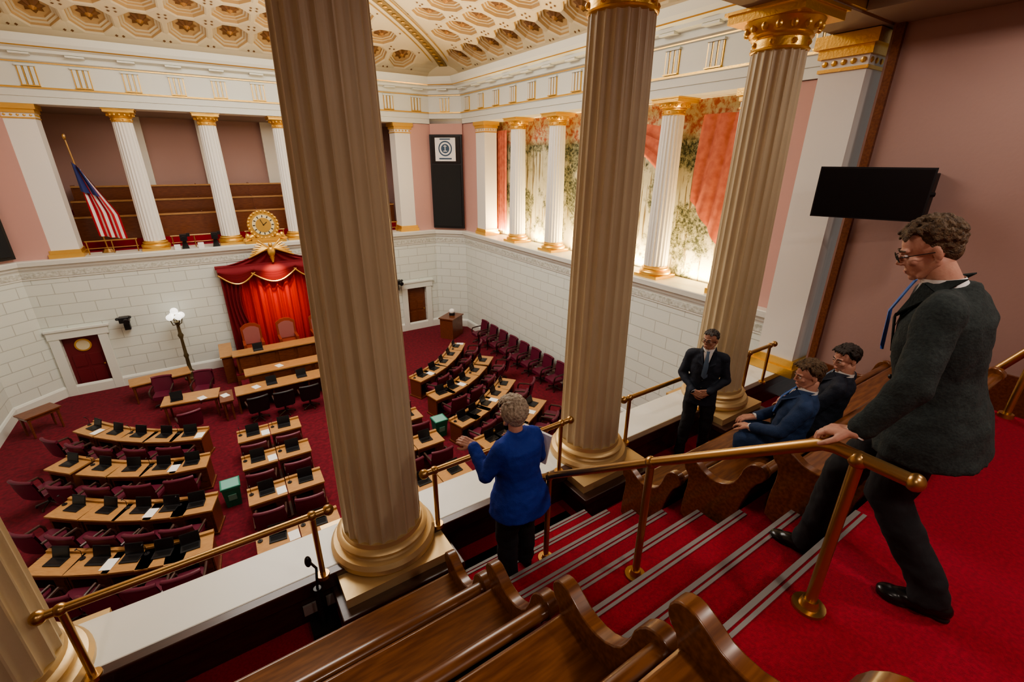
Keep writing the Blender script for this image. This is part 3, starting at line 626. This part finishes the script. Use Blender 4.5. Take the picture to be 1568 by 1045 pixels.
def head(par,c,yaw,pit,skin,hairm,style,glasses=False,sc=1):
    e=D.objects.new('head',None); S.collection.objects.link(e); e.parent=par; e.location=c; e.rotation_euler=Euler((pit,0,yaw),'XYZ'); e.scale=(sc,)*3; e.empty_display_size=.05
    b=MB()
    b.ell((0,-.012,.030),(.072,.092,.083),n=28,k=16); b.ell((0,.026,-.028),(.054,.060,.076),n=24,k=14); b.ell((0,.066,-.090),(.019,.018,.016)); b.ell((0,.045,-.068),(.040,.036,.034))
    for s in(-1,1):
        b.ell((s*.038,.060,-.020),(.021,.018,.020)); b.cap((s*.010,.081,.020),(s*.042,.070,.022),.008,.008,8); b.cap((s*.055,-.005,-.045),(s*.030,.045,-.088),.018,.016,10)
        b.ell((s*.0745,-.012,-.008),(.007,.017,.029),R=Matrix.Rotation(s*.40,3,'Z')); b.ell((s*.071,-.008,-.034),(.006,.010,.010)); b.ell((s*.008,.092,-.030),(.0075,.009,.006))
    b.cap((0,.084,.010),(0,.103,-.024),.006,.0080,10); b.cap((-.012,.0825,-.058),(.012,.0825,-.058),.0065,.0065,8); b.cap((-.010,.081,-.069),(.010,.081,-.069),.007,.007,8)
    remesh(b,'face',[skin],e,.0042,2)
    b=MB()
    for s in(-1,1):
        b.ell((s*.030,.0775,.002),(.0120,.010,.0065),0,n=12,k=8); b.ell((s*.030,.0862,.002),(.0052,.003,.0052),1,n=10,k=6)
        b.tube([(s*.017,.0845,.006),(s*.030,.0885,.0095),(s*.043,.0800,.006)],.0022,6,4)
        b.tube([(s*.013,.088,.022),(s*.028,.088,.028),(s*.046,.075,.023)],.0032,6,2)
    b.ell((0,.0885,-.0605),(.019,.004,.0032),3,n=12,k=6); b.ell((0,.0865,-.0668),(.015,.0045,.0038),3,n=12,k=6)
    b.obj('facial_features',[mat('eye_white',(.7,.68,.65),.3),mat('iris',(.05,.035,.02),.2),hairm,mat('lips',(.42,.16,.13),.5),skin],parent=e)
    rnd=random.Random(len(style)*7+3); b=MB()
    hv={'curly':.008,'short':.003,'bob':.016,'wavy':.010}[style]
    b.ell((0,-.026,.040),(.072+hv*.6,.084+hv*.5,.077+hv),n=24,k=14)
    if style=='bob': b.ell((0,-.045,-.02),(.074,.062,.075),n=20,k=12)
    else: b.ell((0,-.052,-.005),(.062,.048,.060),n=20,k=12)
    N={'curly':520,'short':300,'bob':520,'wavy':420}[style]
    for i in range(N):
        z=rnd.uniform(-.75,1); t=rnd.uniform(0,2*math.pi); rr=math.sqrt(1-z*z); u=V((rr*math.cos(t),rr*math.sin(t),z))
        lim={'curly':-.40,'short':-.5,'bob':-.75,'wavy':-.55}[style]
        if u.y>.15 and u.z<.40+.35*u.y: continue
        if u.z<lim: continue
        if abs(u.x)>.45 and u.y>-.28 and u.z<.05 and style!='bob': continue
        p=V((u.x*.0745,-.015+u.y*.090,.034+u.z*.083)); r0={'curly':.0085,'short':.0055,'bob':.0095,'wavy':.0085}[style]
        r=r0*rnd.uniform(.7,1.3); k=(.45+.55*max(0,min(1,(u.z+.25)*1.5))) if style!='bob' else 1
        tv=V((u.x*.4+rnd.uniform(-.5,.5),.9*(1 if u.z>.7 else -.2),-.8)) if style!='curly' else V((rnd.uniform(-1,1),rnd.uniform(-1,1),rnd.uniform(-1,1)))
        tv=(tv-u*tv.dot(u)).normalized()
        L={'curly':.022,'short':.022,'bob':.044,'wavy':.036}[style]
        a=p+u*hv*1.0*k
        b.cap(a,a+tv*L*.5+u*.006*k,r*k,r*.9*k,7); b.cap(a+tv*L*.5+u*.006*k,a+tv*L,r*.9*k,r*.4*k,7)
    if style in('curly','wavy','short'):
        for i in range(22):
            x=-.052+.104*i/21; hh=.6 if style=='short' else 1; b.cap((x,.045,.100),(x+rnd.uniform(-.012,.012),.066+rnd.uniform(-.008,.010)*hh,.086+rnd.uniform(-.010,.012)*hh-abs(x)*.25),.012*hh,.006*hh,7)
    remesh(b,'hair',[hairm],e,.0034,1)
    if glasses:
        b=MB()
        for s in(-1,1):
            b.tube([(s*.031+.021*math.cos(t*math.pi/8),.101,.001+.016*math.sin(t*math.pi/8)) for t in range(17)],.0017,6)
            b.tube([(s*.052,.100,.005),(s*.074,.06,.006),(s*.078,-.005,.0)],.0017,6)
        b.tube([(-.010,.101,.005),(0,.104,.008),(.010,.101,.005)],.0017,6); b.obj('glasses',[black],parent=e)
    return e
def person(name,loc,hd,J,sc,suit,pants,skin,hairm,style,tie=None,glasses=False,female=False,shirt=True,shoe=black,flare=1.0,jl=-.22,hsc=1.0,bulk=1.0,tieout=0):
    par=empty(name,loc,math.atan2(-hd[0],hd[1]),sc)
    P={k:V(v) for k,v in J.items() if k not in('hyaw','hpit','hl','hr','nl','nr','curl','seat')}
    for k in('shl','shr'): P[k].x*=.90; P[k].z-=.012
    pel,nk=P['pelvis'],P['neck']; up=(nk-pel); L=up.length; upn=up.normalized(); sr=(P['shr']-P['shl']).normalized(); sr=(sr-upn*sr.dot(upn)).normalized()
    fw=sr.cross(upn)*-1 if (sr.cross(upn)).y<0 else sr.cross(upn)
    def ring(t,rx,ry,dy=0,n=28):
        c=pel+up*t+fw*dy; return [c+sr*rx*math.copysign(abs(math.cos(a))**.85,math.cos(a))+fw*ry*math.copysign(abs(math.sin(a))**.92,math.sin(a)) for a in [2*math.pi*i/n for i in range(n)]]
    b=MB(); w=(.93 if female else 1)*bulk; q=bulk
    seat=J.get('seat'); fl=flare
    if seat: b.rings([ring(-.12,.17,.125),ring(-.05,.185*w,.135)],0)
    else: b.rings([ring(jl,.188*w*fl,.142*fl*q),ring(jl*.5,.187*w*(1+(fl-1)*.7),.140*q*(1+(fl-1)*.8)),ring(-.05,.186*w*(1+(fl-1)*.5),.138*q*(1+(fl-1)*.6))],0)
    b.rings([ring(-.05,.186*w*(1+(fl-1)*.5),.138*q*(1+(fl-1)*.6)),ring(.15,.174*w,.130*q,.005),ring(.35,.160*w,.124*q,.01),ring(.6,.174*w,.132*q,.008),ring(.76,.172*w,.124*q,0),ring(.86,.150*w,.102,-.006),ring(.94,.105*w,.080,-.01),ring(1.02,.066,.066,-.01)],0)
    if female: 
        for s in(-1,1): b.ell(pel+up*.66+fw*.1+sr*s*.08,(.075,.07,.075))
    for s,a in((-1,'l'),(1,'r')):
        sh,el,wr=P['sh'+a],P['el'+a],P['wr'+a]
        b.cap(nk-up*.06+sr*s*.05,sh-upn*.005,.046,.062,16); b.cap(sh-upn*.010,el,.067*w,.055*w,16); b.cap(el,wr-(wr-el).normalized()*.02,.055*w,.042*w,16)
    remesh(b,'jacket',[suit],par,.010,3,.026)
    b=MB(); hc=P['head']; nb=nk-upn*.05; b.cap(nb,V((hc.x,hc.y,hc.z-.055))-fw*.035,.058,.052,16); remesh(b,'neck',[skin],par,.008,3)
    if shirt:
        b=MB(); hd2=(V((hc.x,hc.y,hc.z-.055))-fw*.035-nb).normalized()
        b.rings([[nb+hd2*(t)+sr*.066*r_*math.cos(a)+fw*(.066*r_*math.sin(a)) for a in [2*math.pi*i/24 for i in range(24)]] for t,r_ in((0,1.2),(.055,1.05),(.088,1.0))],0,cap=False)
        A=nk+fw*(.080+tieout*.6)-up*.02
        b.add([A+sr*.05+up*.02,A-sr*.05+up*.02,pel+up*.58+fw*(.150+tieout*.6)],[(0,1,2)],0)
        b.obj('shirt_collar',[paper],parent=par)
        if tie:
            b=MB(); pts=[(nk+fw*(.076+tieout)+up*.03,.018),(nk+fw*(.094+tieout)-up*.03,.014),(pel+up*.78+fw*(.146+tieout),.028),(pel+up*.50+fw*(.160+tieout),.036),(pel+up*.44+fw*(.160+tieout),.004)]
            b.rings([[p-sr*w_,p+fw*.008,p+sr*w_,p-fw*.004] for p,w_ in pts],0); b.obj('necktie',[tie],parent=par)
        b=MB()
        for s in(-1,1):
            a0=nk+up*.07+sr*s*.074-fw*.05; a1=nk+sr*s*.098+fw*.02-up*.04; a2=pel+up*.80+sr*s*.100+fw*.134; a3=pel+up*.44+sr*s*.008+fw*.155; a4=pel+up*.74+sr*s*.035+fw*.152; a5=nk+sr*s*.062+fw*.070+up*.03
            b.add([a0,a1,a5],[(0,1,2)],0); b.add([a1,a2,a4,a5],[(0,1,2,3)],0); b.add([a2,a3,a4],[(0,1,2)],0)
        o=b.obj('lapels',[suit],parent=par,smooth=0); so=o.modifiers.new('s','SOLIDIFY'); so.thickness=.007
        b=MB()
        for t in (.38,.20): b.ell(pel+up*t+fw*.142*q+sr*.01,(.011,.011,.011))
        b.obj('jacket_buttons',[black],parent=par)
    b=MB()
    b.rings([ring(-.22,.14,.10),ring(-.1,.165,.115),ring(.1,.165,.11),ring(.2,.15,.10)],0)
    for s,a in((-1,'l'),(1,'r')):
        h=pel+sr*s*.09-up*.08; k,an=P['kn'+a],P['an'+a]
        b.cap(h,k,.098*q,.076*q,18); b.cap(k,an+(k-an).normalized()*.025,.076*q,.062*q,18)
        f=P.get('ft'+a,V((s*.1,1,0))).normalized(); b.cone(an+(k-an).normalized()*.06,an-V((0,0,.025))+f*.012,.062*q,.068*q,18)
    remesh(b,'trousers',[pants],par,.011,3,.030)
    for s,a in((-1,'l'),(1,'r')):
        b=MB(); an=P['an'+a]; f=P.get('ft'+a,V((s*.1,1,0))).normalized(); r=V((f.y,-f.x,0)).normalized()
        base=V((an.x,an.y,an.z-.085)); R=Matrix((r,f,r.cross(f))).transposed(); u=R@V((0,0,1))
        b.ell(base+f*.05+u*.040,(.043,.095,.038),0,R=R,n=20); b.ell(base+f*.125+u*.030,(.046,.062,.028),0,R=R,n=20); b.ell(base-f*.03+u*.045,(.038,.045,.044),0,R=R,n=20); b.cap(base+V((0,0,.05)),base+V((0,0,.12)),.042,.040,12)
        for y,w_,l_ in ((.115,.046,.07),(.03,.036,.08),(-.035,.037,.042)): b.ell(base+f*y+u*.008,(w_,l_,.010),0,R=R,n=20)
        remesh(b,'shoe_'+a,[shoe],par,.006,2)
        b=MB(); hw=P['wr'+a]; hd_=J['h'+a]; hand(b,hw,hd_,J['n'+a],(1 if a=='l' else -1),J.get('curl',(.35,.4,.3)))
        el=P['el'+a]; b.cap(hw-(hw-el).normalized()*.04,hw+V(hd_).normalized()*.02,.026,.022,12)
        remesh(b,'hand_'+a,[skin],par,.0038,1)
        if shirt:
            b=MB(); q_=(hw-el).normalized(); b.cone(hw-q_*.03,hw+q_*.008,.036,.034,16); b.obj('cuff_'+a,[paper],parent=par)
    head(par,P['head'],J['hyaw'],J['hpit'],skin,hairm,style,glasses,hsc)
    return par
skin=mat('skin',(.60,.34,.25),.55,bump=.08,bscale=120,col2=(.54,.27,.20),nscale=22); skin2=mat('skin_tan',(.46,.25,.17),.55,col2=(.40,.20,.14),nscale=22)
suitg=mat('suit_charcoal',(.018,.027,.027),.85,bump=.2,bscale=120,col2=(.030,.042,.040),nscale=90); suitn=mat('suit_navy',(.016,.022,.038),.8,bump=.2,bscale=120)
suitb=mat('suit_blue',(.02,.05,.13),.8,bump=.2,bscale=120); blue=mat('jacket_blue',(.006,.035,.30),.75,bump=.2,bscale=120); blackp=mat('black_trousers',(.012,.013,.016),.85,bump=.1)
shoeb=mat('shoe_leather',(.012,.011,.011),.25)
hb=mat('hair_brown',(.17,.11,.06),.6,bump=.6,bscale=180,col2=(.07,.042,.022),nscale=70); hdk=mat('hair_dark',(.03,.02,.015),.6,bump=.4,bscale=150); hbl=mat('hair_grey_blonde',(.58,.50,.39),.6,col2=(.32,.26,.19),nscale=70,bump=.6,bscale=180); hg=mat('hair_grizzled',(.07,.06,.055),.6,bump=.4,bscale=150)
tieb=mat('tie_blue',(.03,.14,.50),.6); tieg=mat('tie_slate',(.10,.16,.24),.6)
person('standing_student',(2.30,.46,6.4),(-.12,1),dict(pelvis=(.02,-.06,.88),neck=(0,.02,1.38),head=(-.02,.115,1.50),shl=(-.195,.01,1.33),shr=(.195,.0,1.33),ell=(-.31,.0,1.06),wrl=(-.365,.10,.845),elr=(.27,-.06,1.04),wrr=(.27,.04,.80),knl=(-.05,-.02,.46),anl=(-.06,-.28,.085),knr=(.14,.17,.40),anr=(.17,.23,-.14),ftl=(-.25,1,0),ftr=(.05,1,-.1),hl=(-.1,1,-.25),nl=(.0,-.3,-1),hr=(0,.3,-1),nr=(-1,0,0),hyaw=.30,hpit=-.42,curl=(.5,.7,.5)),1.0,suitg,blackp,skin,hb,'curly',tieb,True,shoe=shoeb,flare=1.20,jl=-.34,hsc=.96,bulk=1.08,tieout=.03)
person('woman_in_blue_jacket',(1.58,2.27,5.05),(-.1,1),dict(pelvis=(0,0,.90),neck=(0,.05,1.41),head=(0,.10,1.54),shl=(-.170,.03,1.345),shr=(.170,.03,1.345),ell=(-.250,.09,1.10),wrl=(-.22,.30,1.24),elr=(.235,.05,1.08),wrr=(.19,.26,1.10),knl=(-.10,.03,.50),anl=(-.12,-.02,.085),knr=(.10,.05,.50),anr=(.13,.06,.085),hl=(-.5,1,.2),nl=(.6,0,-.8),hr=(.1,1,.1),nr=(-1,0,.2),hyaw=.1,hpit=-.15),.96,blue,blackp,skin,hbl,'bob',None,False,True,False,flare=1.22,jl=-.30,hsc=1.05,bulk=1.22)
b=MB(); b.box((1.86,2.46,6.10),(.02,.24,.30),0,M=Matrix.Rotation(.2,3,'X')@Matrix.Rotation(.5,3,'Z')); b.obj('held_papers',[paper],smooth=0)
person('man_in_dark_suit',(4.75,2.90,4.6),(-.82,-.50),dict(pelvis=(0,0,.96),neck=(0,.02,1.51),head=(0,.05,1.66),shl=(-.20,0,1.45),shr=(.20,0,1.45),ell=(-.25,.0,1.16),wrl=(-.08,.20,1.05),elr=(.25,.0,1.16),wrr=(.09,.21,1.03),knl=(-.11,.03,.52),anl=(-.12,-.02,.085),knr=(.11,.05,.52),anr=(.14,.06,.085),hl=(1,.15,-.3),nl=(0,-1,-.2),hr=(-1,.15,-.3),nr=(0,-1,-.2),hyaw=-.5,hpit=-.05,curl=(.5,.6,.4)),1.0,suitn,blackp,skin2,hg,'short',tieg,True,jl=-.26)
seat=dict(pelvis=(0,.16,.53),neck=(0,.10,1.01),head=(0,.12,1.15),shl=(-.20,.09,.96),shr=(.20,.09,.96),ell=(-.25,.20,.72),wrl=(-.11,.42,.62),elr=(.25,.20,.72),wrr=(.10,.42,.62),knl=(-.13,.46,.50),anl=(-.13,.40,.085),knr=(.13,.46,.50),anr=(.13,.40,.085),hl=(.5,1,-.2),nl=(0,0,-1),hr=(-.5,1,-.2),nr=(0,0,-1),hyaw=.5,hpit=-.2,seat=1)
person('seated_man_blue_suit',(3.78,1.30,5.5),(-.40,1),dict(seat),1.0,suitb,suitb,skin,hb,'wavy',tieb)
person('seated_man_dark_suit',(4.36,1.28,5.5),(-.2,1),dict(seat,hyaw=.9),1.0,suitn,blackp,skin,hdk,'wavy',tieg)
# ------------------------------------------------------------------ lights
def area(name,loc,size,e,col,rot=(0,0,0),sy=None,spread=None):
    l=D.lights.new(name,'AREA'); l.size=size; l.energy=e; l.color=col
    if sy: l.shape='RECTANGLE'; l.size_y=sy
    if spread: l.spread=spread
    o=D.objects.new(name,l); o.location=loc; o.rotation_euler=rot; S.collection.objects.link(o); return o
area('chamber_fill',(2.06,13.0,12.6),7,1060,(1,.96,.90),sy=8)  # added area fill above the chamber, not a real fixture
area('ceiling_fill',(2.06,12.6,10.2),12,450,(1,.86,.66),(math.pi,0,0),sy=12)  # added upward fill to brighten the vault, no fixture hangs there
for x,y,e in ((-1.5,-.8,28),(1.5,-1.2,34),(3.8,-.6,32),(6.0,1.2,22)): area('gallery_fill',(x,y,9.9),.3,e,(1,.87,.76))  # added overhead fill for gallery light and soft shadows, unseen sources
area('back_gallery_light',(2.06,23.5,9.6),10,75,(1,.85,.72),sy=2)
for k in range(5): area('tapestry_uplight',(11.35,17.5-2.46*k,5.06),.2,170,(1,.70,.33),(math.pi,.15,0),sy=1.5)
def spot(name,loc,tgt,e,col,ang=.6,bl=.6):
    l=D.lights.new(name,'SPOT'); l.energy=e; l.color=col; l.spot_size=ang; l.spot_blend=bl; l.shadow_soft_size=.1
    o=D.objects.new(name,l); o.location=loc; o.rotation_euler=(V(tgt)-V(loc)).to_track_quat('-Z','Y').to_euler(); S.collection.objects.link(o)
spot('curtain_spot',(2.06,19.9,4.9),(2.06,21.3,2.9),420,(1,.70,.36),.85,1.0)
w=D.worlds.new('world'); S.world=w; w.use_nodes=True; w.node_tree.nodes['Background'].inputs[0].default_value=(1,.95,.9,1); w.node_tree.nodes['Background'].inputs[1].default_value=.15
# ------------------------------------------------------------------ camera
yaw,pitch,roll=.5852,.3770,.0070
F=V((math.sin(yaw)*math.cos(pitch),math.cos(yaw)*math.cos(pitch),-math.sin(pitch))); R_=V((math.cos(yaw),-math.sin(yaw),0)); U_=R_.cross(F)
R2=R_*math.cos(roll)+U_*math.sin(roll); U2=-R_*math.sin(roll)+U_*math.cos(roll)
M=Matrix((R2,U2,-F)).transposed().to_4x4(); M.translation=V((0,0,8.2025))
cd=D.cameras.new('camera'); cd.sensor_width=36; cd.lens=36*697.98/1568; cd.clip_start=.05
co=D.objects.new('camera',cd); co.matrix_world=M; S.collection.objects.link(co); S.camera=co
S.view_settings.view_transform='AgX'; S.view_settings.look='AgX - Medium High Contrast'; S.view_settings.exposure=.35
